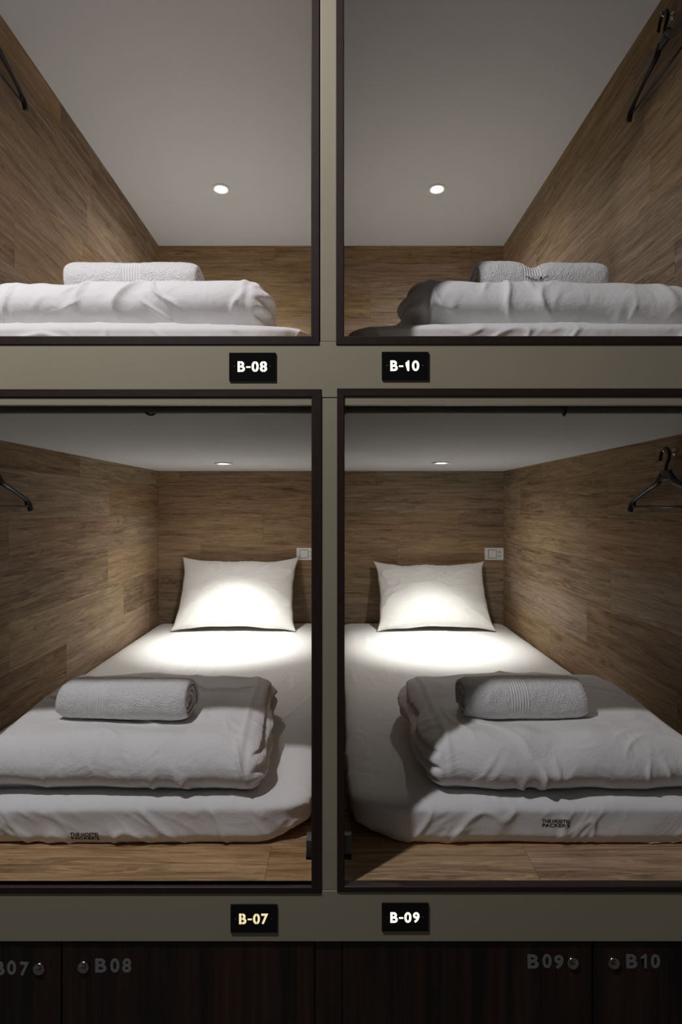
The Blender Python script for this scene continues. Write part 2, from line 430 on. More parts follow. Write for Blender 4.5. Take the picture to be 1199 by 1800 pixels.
def frame(name, x0, x1, z0, z1, wl, wr, wb, wt, y0=1.1330, y1=1.152):
    """mitred moulding around an opening (outer box x0..x1, z0..z1)"""
    bm = bmesh.new()
    O = [(x0, z0), (x1, z0), (x1, z1), (x0, z1)]
    I = [(x0 + wl, z0 + wb), (x1 - wr, z0 + wb), (x1 - wr, z1 - wt), (x0 + wl, z1 - wt)]
    def lerp(a, b, t): return (a[0] + (b[0] - a[0]) * t, a[1] + (b[1] - a[1]) * t)
    # profile across the moulding: t from outer 0 to inner 1
    prof = [(0.0, y1), (0.0, y0 + 0.0010), (0.05, y0), (0.90, y0), (1.0, y0 + 0.0014), (1.0, y1)]
    for s in range(4):
        a, b = s, (s + 1) % 4
        eps = 0.0002
        rows = []
        for t, y in prof:
            pa = lerp(O[a], I[a], t); pb = lerp(O[b], I[b], t)
            d = Vector((pb[0] - pa[0], pb[1] - pa[1])).normalized() * eps
            rows.append((bm.verts.new((pa[0] + d.x, y, E + pa[1] + d.y)), bm.verts.new((pb[0] - d.x, y, E + pb[1] - d.y))))
        for r0, r1 in zip(rows[:-1], rows[1:]):
            bm.faces.new((r0[0], r1[0], r1[1], r0[1]))
        bm.faces.new([r[0] for r in rows]); bm.faces.new([r[1] for r in rows][::-1])
        bm.faces.new((rows[0][0], rows[0][1], rows[-1][1], rows[-1][0]))
    bmesh.ops.recalc_face_normals(bm, faces=bm.faces)
    return struct(bm_obj(name, bm, m_frame))
frame('trim_1', -1.046, -0.0355, 0.3295, 1.49, 0.0175, 0.0170, 0.0175, 0.0175)
frame('trim_2', -0.0015, 0.978, 0.3295, 1.49, 0.0165, 0.0175, 0.0175, 0.0175)
frame('trim_3', -1.046, -0.0312, -0.7930, 0.2385, 0.0175, 0.0205, 0.0140, 0.0170)
frame('trim_4', 0.0005, 0.978, -0.7900, 0.2400, 0.0155, 0.0175, 0.0120, 0.0170)

# ------------------------------------------------------------------ lockers under the bunks
def text_bm(s, size, depth=0.0, offset=0.0, space=1.0):
    cu = bpy.data.curves.new('t', 'FONT'); cu.body = s; cu.size = size; cu.extrude = depth
    cu.offset = offset; cu.align_x = 'CENTER'; cu.align_y = 'CENTER'; cu.space_character = space; cu.resolution_u = 6
    o = bpy.data.objects.new('t', cu); COL.objects.link(o)
    dg = bpy.context.evaluated_depsgraph_get()
    me = bpy.data.meshes.new_from_object(o.evaluated_get(dg))
    bm = bmesh.new(); bm.from_mesh(me)
    bpy.data.objects.remove(o); bpy.data.curves.remove(cu); bpy.data.meshes.remove(me)
    return bm
def glyph_bm(ch, size, depth, offset):
    if ch != '1': return text_bm(ch, size, depth, offset)
    P = [(0.56, 0), (1.0, 0), (1.0, 2.6), (0.64, 2.6), (0.42, 2.30), (0.0, 2.10), (0.0, 1.72), (0.56, 1.95)]
    bm = bmesh.new()
    a = [bm.verts.new((x * 0.01, y * 0.01, depth)) for x, y in P]; b = [bm.verts.new((x * 0.01, y * 0.01, -depth)) for x, y in P]
    for i in range(len(P)): bm.faces.new((b[i], b[(i + 1) % len(P)], a[(i + 1) % len(P)], a[i]))
    f = [bm.faces.new(a), bm.faces.new(b[::-1])]; bmesh.ops.triangulate(bm, faces=f)
    return bm
def text_front(bm, cx, y, cz, wx=None, hz=None, rot=0.0):
    """stand text up facing the camera side, fit to width wx and height hz"""
    xs = [v.co.x for v in bm.verts]; ys = [v.co.y for v in bm.verts]
    mx, my = (min(xs) + max(xs)) / 2, (min(ys) + max(ys)) / 2
    sx = wx / (max(xs) - min(xs)) if wx else 1; sy = hz / (max(ys) - min(ys)) if hz else 1
    for v in bm.verts:
        a, b = (v.co.x - mx) * sx, (v.co.y - my) * sy
        a, b = a * math.cos(rot) - b * math.sin(rot), a * math.sin(rot) + b * math.cos(rot)
        v.co = Vector((cx + a, y - v.co.z, cz + b))
    return bm

LZ0, LZ1 = 0.06, E - 0.8935
YD = 1.140
def locker(x0, x1, digits, lock_x, glyphs, label, nz=None):
    t = empty('locker', ((x0 + x1) / 2, YD, LZ0)); setp(t, label, 'locker', 'dark wood lockers below the bunks')
    ox, oy, oz = t.location
    def L(o):
        o.location = (-ox, -oy, -oz); return o
    bm = bmesh.new()
    box_bm(bm, x0, x1, YD + 0.020, YD + 0.50, LZ0, LZ1, 0)
    L(bm_obj('cabinet_body', bm, m_locker, t))
    L(box('door', x0 + 0.0012, x1 - 0.0012, YD, YD + 0.018, LZ0 + 0.002, LZ1 - 0.003, m_locker, t, 0.0012))
    # cam lock
    lz = E + (889 - nz[0]) * 1.14 / 975
    bm = bmesh.new()
    lathe_bm(bm, [(0.0, 0.0), (0.0120, 0.0), (0.0120, -0.0022), (0.0108, -0.0040), (0.0085, -0.0040), (0.0078, -0.0028), (0.0, -0.0028)], (lock_x, YD, lz), 'y', 36)
    lk = L(bm_obj('lock', bm, m_chrome, t, True)); lk['label'] = 'round chrome cam lock'
    k = box('keyhole', lock_x - 0.0035, lock_x + 0.0035, YD - 0.0034, YD - 0.0027, lz - 0.0008, lz + 0.0008, m_hole, lk)
    # numerals
    for ch, cx, dz, rot in glyphs:
        b2 = glyph_bm(ch, 0.03, 0.0002, 0.0009)
        wd = {'1': 0.0120, '7': 0.0185, 'B': 0.0230}.get(ch, 0.0187)
        text_front(b2, cx, YD - 0.0003, E + (889 - nz[1]) * 1.14 / 975 + dz, wd, 0.0287, rot)
        L(bm_obj('numeral', b2, m_grey, t))
    return t
def gx(px): return (px - 592) * 1.14 / 975
locker(-1.03, gx(107.7), 'B07', gx(69), [('B', gx(-1.5), 0.0, 0), ('0', gx(20.5), 0.0012, 0.0), ('7', gx(43), -0.0012, -0.03)], 'dark wood locker numbered B07 at the left edge', (1702, 1702))
locker(gx(108.8), gx(553.5), 'B08', gx(147), [('B', gx(177.5), 0, 0), ('0', gx(202), 0, 0), ('8', gx(223), 0, 0)], 'wide dark wood locker numbered B08 under sign B-07', (1699, 1697))
locker(gx(601.5), gx(1041.5), 'B09', gx(1007), [('B', gx(937.4), 0, 0), ('0', gx(961.7), 0.001, 0), ('9', gx(982.5), -0.001, 0)], 'wide dark wood locker numbered B09 under sign B-09', (1692, 1690))
locker(gx(1042.8), 0.965, 'B10', gx(1079), [('B', gx(1110.7), 0, 0), ('1', gx(1131.7), 0, 0), ('0', gx(1152.3), 0, 0)], 'dark wood locker numbered B10 at the right edge', (1692, 1689.5))
struct(box('trim_5', gx(554.5), gx(600.5), YD + 0.001, YD + 0.03, 0.0, E - 0.8945, m_locker))
struct(box('trim_6', -1.05, 1.0, YD + 0.03, YD + 0.05, 0.0, 0.058, m_locker))

# ------------------------------------------------------------------ number signs
def sign(cx, cz, txt, label, mat, wdt, strips, nick=False):
    t = empty('bunk_number_sign', (cx, YW, cz)); setp(t, label, 'sign', 'lit bunk number signs')
    W, H = 0.0955, 0.0575
    o = box('sign_plate', -W / 2, W / 2, -0.0030, -0.0003, -H / 2, H / 2, m_plate, t, 0.0006)
    # glyphs laid out one by one, each cut by the stencil bridges
    xs = -0.0302
    for ch, wd, gap in txt:
        bmt = glyph_bm(ch, 0.03, 0.00015, 0.0009)
        hz = 0.0030 if ch == '-' else 0.0215
        text_front(bmt, xs + wd / 2, -0.0032, 0.0 if ch != '-' else -0.001, wd, hz)
        if strips:
            def cut(xc, hw, side):
                for px_, keep in ((xc - hw, 1), (xc + hw, -1)):
                    bmesh.ops.bisect_plane(bmt, geom=bmt.verts[:] + bmt.edges[:] + bmt.faces[:], plane_co=(px_, 0, 0), plane_no=(1, 0, 0))
                dead = [f for f in bmt.faces if abs(f.calc_center_median().x - xc) < hw]
                bmesh.ops.delete(bmt, geom=dead, context='FACES')
            if ch == 'B': cut(xs + wd * 0.40, 0.00055, 0)
            if ch in '08': cut(xs + wd * 0.5, 0.00050, 0)
        bm_obj('lit_character', bmt, mat, t)
        xs += wd + gap
    for sx in (-0.0365, 0.0365):
        bm = bmesh.new(); lathe_bm(bm, [(0, -0.0038), (0.0010, -0.0036), (0.0013, -0.0030)], (sx, 0, 0), 'y', 12)
        bm_obj('screw', bm, m_steel, t, True)
    return t
def sx_(px): return (px - 592) * 1.13 / 975
def sz_(py): return E + (889 - py) * 1.13 / 975
G1 = [('B', .0150, .0026), ('-', .0087, .0022)]
sign(sx_(443.5), sz_(644), G1 + [('0', .0145, .0024), ('8', .0147, 0)], 'black sign with lit number B-08 on the middle beam, left', m_glow, 0.09, True)
sign(sx_(712.5), sz_(642.5), [('B', .0150, .0026), ('-', .0087, .0048), ('1', .0074, .0056), ('0', .0147, 0)], 'black sign with lit number B-10 on the middle beam, right', m_glow, 0.09, False)
sign(sx_(446), sz_(1616.5), G1 + [('0', .0142, .0026), ('7', .0142, 0)], 'black sign with dimmer lit number B-07 on the lower beam, left', m_glow_dim, 0.09, True)
sign(sx_(712.5), sz_(1614), G1 + [('0', .0145, .0032), ('9', .0132, 0)], 'black sign with lit number B-09 on the lower beam, right', m_glow, 0.09, False)

# ------------------------------------------------------------------ ceiling downlights
def downlight(x, y, z, label):
    t = empty('downlight', (x, y, z)); setp(t, label, 'ceiling light', 'recessed downlights over the bunks')
    bm = bmesh.new()
    lathe_bm(bm, [(0.025, 0.0), (0.0440, 0.0), (0.0445, -0.0022), (0.042, -0.0050), (0.036, -0.0058), (0.031, -0.0045), (0.0285, -0.0010), (0.025, 0.0)], (0, 0, 0), 'z', 48)
    bm_obj('trim_ring', bm, m_white, t, True)
    bm = bmesh.new(); lathe_bm(bm, [(0.0262, -0.0006), (0.0245, -0.0030), (0.015, -0.0050), (0.0, -0.0058)], (0, 0, 0), 'z', 40)
    bm_obj('lens', bm, m_lens, t, True)['label'] = 'glowing white lens'
    return t
for (x, y, z, k), lb in zip(LAMPS, ('round recessed downlight over the lower left bunk', 'round recessed downlight over the lower right bunk',
                                    'round recessed downlight over the upper left bunk', 'round recessed downlight over the upper right bunk')):
    downlight(x, y, z, lb)

# ------------------------------------------------------------------ switch + socket plates
def outlet(x0, label):
    W, H = 0.110, 0.072
    t = empty('switch_plate', (x0 + W / 2, YB, E - 0.282)); setp(t, label, 'wall switch', 'switch and socket plates on the back wall')
    box('plate', -W / 2, W / 2, -0.009, -0.0005, -H / 2, H / 2, m_white, t, 0.002)
    s = box('rocker_switch', -0.034, 0.012, -0.0125, -0.0085, -0.022, 0.022, m_white, t, 0.0015)
    box('switch_surround', -0.037, 0.015, -0.0095, -0.0088, -0.025, 0.025, m_steel, t, 0)
    for z in (0.012, -0.012):
        bm = bmesh.new()
        box_bm(bm, 0.025, 0.028, -0.0097, -0.0088, z - 0.005, z + 0.005); box_bm(bm, 0.034, 0.037, -0.0097, -0.0088, z - 0.005, z + 0.005)
        bm_obj('socket', bm, m_hole, t)['label'] = 'pair of dark socket slots'
outlet(-0.235, 'white switch and socket plate beside the post, lower left bunk')
outlet(0.866, 'white switch and socket plate by the right corner, lower right bunk')

# ------------------------------------------------------------------ hangers on wall hooks
def wall_hook(x, y, z, side, label):
    t = empty('wall_hook', (x, y, z)); setp(t, label, 'hook', 'wall hooks holding the hangers')
    s = -side
    bm = bmesh.new(); lathe_bm(bm, [(0, 0.0005), (0.011, 0.0005), (0.011, 0.003), (0.008, 0.005), (0, 0.005)], (0, 0, 0), 'x', 24)
    for v in bm.verts: v.co.x *= s
    bmesh.ops.recalc_face_normals(bm, faces=bm.faces)
    bm_obj('base_disc', bm, m_chrome, t, True)
    bm = bmesh.new(); tube_bm(bm, smooth_path([(s * 0.004, 0, 0), (s * 0.018, 0, -0.002), (s * 0.030, 0, 0.000), (s * 0.036, 0, 0.010)]), 0.0026, 10)
    bm_obj('prong', bm, m_chrome, t, True)
def hanger(x, y, z, side, tilt, label, hd=1):
    """black plastic hanger lying in a plane parallel to the side wall; (y, z) is the top of the wall prong; width runs in depth"""
    t = empty('clothes_hanger', (x, y, z)); setp(t, label, 'hanger', 'black plastic hangers on the side walls')
    t.rotation_euler = (tilt, 0, 0)
    X = Vector((1, 0, 0))
    def P(a, b): return (0, a, b)
    def Q(a, b): return (0, a * hd, b)
    bm = bmesh.new()                                      # hook, opening towards +y
    pts = []
    pts = [Q(0.030, -0.030), Q(0.026, -0.017), Q(0.019, -0.004), Q(0.006, 0.0035), Q(-0.008, 0.001), Q(-0.016, -0.012), Q(-0.014, -0.028), Q(-0.004, -0.042), Q(0.0, -0.054), Q(0.0, -0.066)]
    tube_bm(bm, smooth_path(pts, 5), 0.0050, 10)
    bm_obj('hook', bm, m_black, t, True)
    bm = bmesh.new()
    box_bm(bm, -0.0055, 0.0055, -0.024, 0.024, -0.090, -0.060, 0.003)
    for s in (1, -1):
        arm = [P(s * 0.018, -0.072), P(s * 0.032, -0.086), P(s * 0.046, -0.096), P(s * 0.085, -0.110), P(s * 0.13, -0.128), P(s * 0.165, -0.143), P(s * 0.187, -0.158), P(s * 0.197, -0.180)]
        ap = smooth_path(arm, 6); n = len(ap)
        rad = [0.0095 + 0.0015 * math.sin(i / n * PI * 2.2) - 0.0022 * gauss_f(i / n, 0.45, 0.18) + 0.002 * gauss_f(i / n, 0.85, 0.08) for i in range(n)]
        tube_bm(bm, ap, rad, 10, flat=(X, 0.8))
        tube_bm(bm, [P(s * 0.168, -0.146), P(s * 0.170, -0.160), P(s * 0.172, -0.168)], 0.0045, 8)
    bm_obj('shoulders', bm, m_black, t, True)
    bm = bmesh.new(); tube_bm(bm, [P(-0.172, -0.1665), P(0.172, -0.1665)], 0.0032, 8)
    bm_obj('trouser_bar', bm, m_black, t, True)
    return t
def gauss_f(x, c, s): return math.exp(-((x - c) / s) ** 2)
HX = 0.026
for hx, hy, hz, sd, nm in ((XR, 1.610, 1.430, 1, 'upper right'), (XR, 1.602, 0.163, 1, 'lower right'), (XL, 1.617, 1.473, -1, 'upper left'), (XL, 1.646, 0.165, -1, 'lower left')):
    side_word = 'right' if sd > 0 else 'left'
    if sd > 0: wall_hook(hx, hy, E + hz - 0.007, sd, 'small wall hook holding the %s hanger' % nm)
    hanger(hx - sd * HX, hy, E + hz, sd, 0.0, 'black plastic hanger on the %s wall of the %s bunk' % (side_word, nm), 1 if sd > 0 else -1)

# ------------------------------------------------------------------ curtain rods, rings, brackets
YR, ZR, RR = 1.200, E + 0.2086, 0.0092
for x0, x1, lb in ((XL + 0.002, -0.045, 'dark curtain rod across the top of the lower left bunk'), (0.012, XR - 0.002, 'dark curtain rod across the top of the lower right bunk')):
    t = empty('curtain_rod', ((x0 + x1) / 2, YR, ZR)); setp(t, lb, 'curtain rod', 'curtain rods of the lower bunks')
    bm = bmesh.new(); h = (x1 - x0) / 2
    lathe_bm(bm, [(0, -h), (RR, -h), (RR, h), (0, h)], (0, 0, 0), 'x', 28)
    bm_obj('rod', bm, m_rod, t, False)
    for s in (-1, 1):
        bm = bmesh.new(); lathe_bm(bm, [(0, s * (h - 0.008)), (0.0115, s * (h - 0.008)), (0.0115, s * h), (0, s * h)], (0, 0, 0), 'x', 24)
        bm_obj('end_socket', bm, m_rod, t)
def ring(x, tiltz, r, zc, label):
    bm = bmesh.new()
    pts = [(r * math.cos(a) * math.cos(tiltz), r * math.cos(a) * math.sin(tiltz), r * math.sin(a)) for a in [2 * PI * k / 40 for k in range(40)]]
    tube_bm(bm, pts, 0.0022, 10, closed=True)
    o = bm_obj('curtain_ring', bm, m_black, None, True); o.location = (x, YR, zc)
    setp(o, label, 'curtain ring', 'curtain rings on the rods'); return o
ring((260.5 - 592) * 1.185 / 975, math.radians(28), 0.0128, ZR + 0.0006, 'dark ring hanging from the lower left curtain rod')
ring((992 - 592) * 1.2 / 975, math.radians(82), 0.0122, ZR - 0.0012, 'dark ring edge on at the lower right curtain rod')

def stay(x, s, label):
    """small half-round metal catch low on the inner side of the post; s = side it sticks out to"""
    t = empty('curtain_catch', (x, 1.175, E - 0.712)); setp(t, label, 'curtain catch', 'metal catches beside the middle post')
    bm = bmesh.new()
    sec = [(0.0, 0.021), (-0.010, 0.020), (-0.016, 0.012), (-0.018, 0.0), (-0.017, -0.012), (-0.014, -0.021), (-0.010, -0.021), (-0.0125, -0.011), (-0.0135, 0.0), (-0.012, 0.009), (-0.008, 0.0155), (0.0, 0.017)]
    a = [bm.verts.new((0.0, y, z)) for y, z in sec]; b = [bm.verts.new((s * 0.020, y, z)) for y, z in sec]
    n = len(sec)
    for i in range(n): bm.faces.new((a[i], a[(i + 1) % n], b[(i + 1) % n], b[i]))
    bm.faces.new(a); bm.faces.new(b[::-1]); bmesh.ops.recalc_face_normals(bm, faces=bm.faces)
    bm_obj('curved_plate', bm, m_steel, t)
    box('foot', min(0, s * 0.021), max(0, s * 0.021), -0.018, 0.012, -0.027, -0.020, m_black, t, 0.001)
stay(-0.0435, -1, 'small curved metal catch left of the middle post')
stay(0.0105, 1, 'small curved metal catch right of the middle post')

# ------------------------------------------------------------------ bedding
def mattress(x0, x1, y0, y1, zb, h, seed, label, fold_dir=1, crown=0.004):
    W, D = (x1 - x0) / 2, (y1 - y0) / 2
    U, F = box_grid(300, 260, 26)
    # denser grid towards the foot end, where the camera is
    uy = (U[:, 1] + 1) / 2; uy = uy ** 1.6 * 2 - 1
    p = np.stack([U[:, 0] * W, uy * D, U[:, 2]], 1)
    rx, ry, rz = 0.060, 0.050, 0.38
    q = np.stack([np.clip(p[:, 0], -(W - rx), W - rx), np.clip(p[:, 1], -(D - ry), D - ry), np.minimum(p[:, 2], 1 - rz)], 1)
    d = (p - q) / np.array([rx, ry, rz])
    ln = np.linalg.norm(d, axis=1); nrm = np.where(ln > 1e-6, ln, 1)
    mxd = np.max(np.abs(d), axis=1)
    dn = d / nrm[:, None]
    pos = q + dn * np.array([rx, ry, rz]) * np.where(mxd > 1e-6, mxd, 0)[:, None]
    X, Y, Zt = pos[:, 0], pos[:, 1], (pos[:, 2] + 1) / 2
    side = np.clip(np.abs(dn[:, 1]) * (ln > 1e-6) + np.abs(dn[:, 0]) * (ln > 1e-6), 0, 1) * sstep(1.02, 0.75, Zt)
    Z = Zt * h
    top = sstep(0.85, 1.0, Zt)
    # crown and long soft creases on top
    Z = Z + top * crown * (1 - (X / W) ** 2)
    s = seed * 3.17
    wx = X + 0.03 * perlin(X * 3 + s, Y * 2, 0)
    c1 = ridge(wx * 10 + s, Y * 1.0, s, 8) * sstep(-0.1, 0.35, perlin(X * 3, Y * 2.5 + s, 3))
    c2 = ridge(wx * 17 - Y * 3.5 * fold_dir, Y * 1.7, s + 9, 10) * sstep(0.0, 0.4, perlin(X * 4 + 5, Y * 3 + s, 8))
    Z = Z + top * (0.0030 * c1 + 0.0024 * c2 + 0.0018 * perlin(X * 5, Y * 4, s))
    # gathered folds of the fitted sheet on the sides
    per = X + Y * 0.9                                          # runs round the corner
    lean = (Zt - 0.3) * 0.05 * (fold_dir + 1.6 * perlin(X * 3.1 + s, Y * 3.1, 2))
    f1 = ridge((per + lean) * 8.5 + s, Zt * 0.5, s, 10)
    f2 = ridge((per + lean * 1.7) * 19 + s, Zt * 0.9, s + 4, 9) * sstep(-0.1, 0.4, perlin(per * 7 + s, 0, 5))
    f4 = ridge((per + lean * 2.0) * 25 + s, Zt * 1.0, s + 8, 5) * sstep(0.0, 0.4, perlin(per * 5 + s, 3.3, 5))
    f3 = perlin(per * 9 + s, Zt * 1.5, s + 7)
    amp = side * (0.0065 * f1 + 0.0055 * f2 + 0.0032 * f4 + 0.0030 * f3)
    nx_ = np.where(ln > 1e-6, dn[:, 0], 0); ny_ = np.where(ln > 1e-6, dn[:, 1], 0)
    tuck = 0.012 * sstep(0.28, 0.0, Zt) * (ln > 1e-6)
    X = X + nx_ * (amp - tuck); Y = Y + ny_ * (amp - tuck)
    edge = sstep(1.0, 0.8, Zt)
    Z = Z + (1 - edge) * (side > 0) * 0.0015 * f1
    Z = np.where(Zt < 0.02, 0.0 + 0.003 * (1 + perlin(per * 8, s, 1)) * (ln > 1e-6), Z)
    cf = sstep(W - 0.13, W - 0.02, np.abs(X)) * sstep(D - 0.13, D - 0.02, -Y)      # gathered corners lift off the deck
    X = X - np.sign(X) * cf * (0.004 + 0.014 * (1 - Zt)); Y = Y + cf * (0.008 + 0.018 * (1 - Zt)); Z = Z + cf * 0.014 * (1 - Zt)
    V = np.stack([X + (x0 + x1) / 2, Y + (y0 + y1) / 2, Z + zb + 0.0005], 1)
    V = relax(V, F, 2)
    V[:, 2] = np.maximum(V[:, 2], zb + 0.0006)
    o = np_mesh('mattress', V, F, m_sheet)
    return setp(o, label, 'mattress', 'mattresses in white fitted sheets'), V, F

def print_on(o, V, F, cx, cz, lines, wdt):
    tree = BVHTree.FromPolygons([Vector(v) for v in V], F)
    for i, (tx, ww, dz, hh) in enumerate(lines):
        bmt = text_bm(tx, 0.01, 0, 0.0002)
        bmesh.ops.triangulate(bmt, faces=bmt.faces)
        text_front(bmt, cx, 0, cz + dz, ww, hh)
        for v in bmt.verts:
            hit = tree.ray_cast(Vector((v.co.x, 1.0, v.co.z)), Vector((0, 1, 0)))
            v.co.y = (hit[0].y if hit[0] else 1.3) - 0.0007
        c = bm_obj('printed_lettering', bmt, m_ink, o)
        c['label'] = 'black printed lettering'

MT = 0.097
LF = E + ZF1; UF = E + ZF2
mL, VL, FL = mattress(XL + 0.006, -0.056, 1.268, YB - 0.012, LF, MT, 1, 'white sheeted mattress of the lower left bunk', 1)
mR, VR, FR = mattress(0.030, XR - 0.006, 1.268, YB - 0.012, LF, MT, 2, 'white sheeted mattress of the lower right bunk', -1)
_, VUL, FUL = mattress(XL + 0.006, -0.060, 1.268, YB - 0.012, UF, 0.078, 3, 'white sheeted mattress of the upper left bunk', 1, 0.012)
_, VUR, FUR = mattress(0.022, XR - 0.006, 1.268, YB - 0.012, UF, 0.080, 4, 'white sheeted mattress of the upper right bunk', -1, 0.010)
k = 1.268 / 975
print_on(mL, VL, FL, (149 - 592) * k, E + (889 - 1471) * k, [('THE HOSTEL', 52 * k, 4.0 * k, 7 * k), ("PACKER'S", 49 * k, -4.2 * k, 7 * k)], 0.07)
print_on(mR, VR, FR, (977 - 592) * k, E + (889 - 1446) * k, [('THE HOSTEL', 50 * k, 3.6 * k, 6.5 * k), ("PACKER'S", 48 * k, -4.0 * k, 6.5 * k)], 0.07)

def settle(V, lows, base, under, gap=0.0008):
    """press the underside of V onto the thing below; lows = mask of underside vertices"""
    tr = BVHTree.FromPolygons([Vector(v) for v in under[0]], under[1])
    for i in np.nonzero(V[:, 2] < base + 0.035)[0]:
        h = tr.ray_cast(Vector((V[i, 0], V[i, 1], base + 0.3)), Vector((0, 0, -1)))
        if h[0] is None: continue
        zt = h[0].z + gap
        if lows is not None and lows[i]: V[i, 2] = max(zt, base - 0.0005)
        elif V[i, 2] < zt: V[i, 2] = zt
    return V

def duvet(under, x0, x1, y0, y1, zb, h, endside, seed, dents, label, front_drop=0.0, skew=0.0):
    """folded duvet; endside = +1/-1: the x end whose layers show; dents = [(x, y, sx, sy, depth)] pressed in by the towel"""
    uv_ = under[0]; zb = np.percentile(uv_[(uv_[:, 0] > x0) & (uv_[:, 0] < x1) & (uv_[:, 1] > y0) & (uv_[:, 1] < y1)][:, 2], 99.8)
    W, D = (x1 - x0) / 2, (y1 - y0) / 2
    U, F = box_grid(210, 150, 46)
    p = np.stack([U[:, 0] * W, U[:, 1] * D, U[:, 2] * h / 2], 1)
    r = np.array([0.046, 0.062, h * 0.46])
    lim = np.array([W, D, h / 2]) - r
    q = np.clip(p, -lim, lim); d = (p - q) / r
    ln = np.linalg.norm(d, axis=1); ok = ln > 1e-6
    dn = np.where(ok[:, None], d / np.where(ok, ln, 1)[:, None], 0)
    mxd = np.max(np.abs(d), axis=1)
    pos = q + dn * r * mxd[:, None]
    X, Y, Z = pos[:, 0].copy(), pos[:, 1].copy(), pos[:, 2] + h / 2
    nn = dn / r; l2 = np.linalg.norm(nn, axis=1); nn = np.where(l2[:, None] > 1e-6, nn / np.where(l2 > 1e-6, l2, 1)[:, None], 0)
    s = seed * 5.71
    t = Z / h
    front = np.clip(-dn[:, 1], 0, 1); back = np.clip(dn[:, 1], 0, 1)
    xend = np.clip(dn[:, 0] * endside, 0, 1); oend = np.clip(-dn[:, 0] * endside, 0, 1)
    top = sstep(0.55, 0.95, t)
    # puffiness
    puff = 0.012 * perlin(X * 4.2 + s, Y * 4.2, Z * 3 + s) + 0.006 * perlin(X * 9, Y * 9 + s, Z * 7)
    # creases hanging round the front fold (run vertically, pinched together low down)
    wx = X + 0.035 * perlin(X * 5 + s, Y * 3, Z * 9) + (t - 0.4) * 0.06 * perlin(X * 3 + s, 1, s)
    cA = ridge(wx * 9 + s, Y * 2.0, Z * 3 + s, 5) * sstep(-0.15, 0.45, perlin(X * 6 + s, 2.2, Z * 4))
    cB = ridge(wx * 21 + s, Y * 3.0, Z * 5, 5) * sstep(-0.1, 0.5, perlin(X * 9 + s, 6.1, Z * 6))
    cC = ridge(wx * 15 + Z * 25 * perlin(X * 4, s, 0), Y * 2.0, Z * 4, 8) * sstep(0.1, 0.5, perlin(X * 7 + s, 4.4, 1))
    low = gauss(t, 0.28, 0.30)
    crease = front * (0.016 * cA + 0.020 * cB * low + 0.016 * cC - 0.006) * (1 - 0.9 * sstep(0.0, 0.5, xend))
    # creases on top, radiating from the dent and running to the end
    tw = perlin(X * 2.5 + s, Y * 2.5, s)
    ang = X * 6 + Y * 9 + 2.0 * tw
    tA = ridge(X * 11 + 3 * tw, Y * 3 + s, 4.0, 7) * sstep(0.0, 0.45, perlin(X * 5, Y * 5 + s, 9))
    tB = ridge(ang, X * 3 - Y * 2, s, 8) * sstep(0.0, 0.5, perlin(X * 4 + s, Y * 4, 12))
    crease = crease + top * (0.0080 * tA + 0.0070 * tB)
    crease = crease + back * 0.006 * cA
    X = X + nn[:, 0] * (puff + crease); Y = Y + nn[:, 1] * (puff + crease); Z = Z + nn[:, 2] * (puff * 0.8 + crease)
    # flat top areas have no clamp normal: lift them straight up
    flat = (~ok) & (t > 0.5)
    # layered open end
    nl = 3.6
    lay = np.abs(np.sin(PI * (nl * t + 0.35 * perlin(Y * 6 + s, 0, 2) + 0.15)))
    ruf = ridge(Y * 22 + 6 * t, t * 5, s, 4) + 0.7 * ridge(Y * 40, t * 9, s + 3, 4)
    ex = xend * sstep(0.15, 0.85, xend) * (0.020 * (lay - 0.55) + 0.0035 * ruf + 0.013 * perlin(Y * 7, t * 2.5, s)) * sstep(0.03, 0.14, t)
    X = X + endside * ex
    # sewn edge: a ridge parallel to the open end
    xe = endside * X - (W - 0.052)
    rid = gauss(xe, 0.0, 0.0075) * 0.0035 - gauss(xe, 0.014, 0.008) * 0.002
    Z = Z + np.where(t > 0.5, rid, 0); Y = Y - front * rid * 0.5
    # general form: droop to the sides, dents of the towel
    Z = Z - 0.012 * (np.abs(X) / W) ** 3 * t
    Z = Z - front_drop * t * sstep(0.0, -D, Y) * 0.5
    for (dx, dy, sx, sy, dep) in dents:
        e = np.exp(-np.abs((X + (x0 + x1) / 2 - dx) / sx) ** 3 - np.abs((Y + (y0 + y1) / 2 - dy) / sy) ** 3)
        Z = Z - dep * e * sstep(0.4, 1.0, t)
    # bulge of the front above the mattress line
    Y = Y - front * 0.010 * gauss(t, 0.42, 0.3)
    X = X + skew * Y
    Z = np.maximum(Z, 0.0)
    bot = t < 0.02
    Z = np.where(bot, 0.0, Z)
    V = np.stack([X + (x0 + x1) / 2, Y + (y0 + y1) / 2, Z + zb], 1)
    V = relax(V, F, 3)
    V = settle(V, bot, zb, under)
    o = np_mesh('folded_duvet', V, F, m_duvet)
    return setp(o, label, 'duvet', 'folded white duvets'), V, F

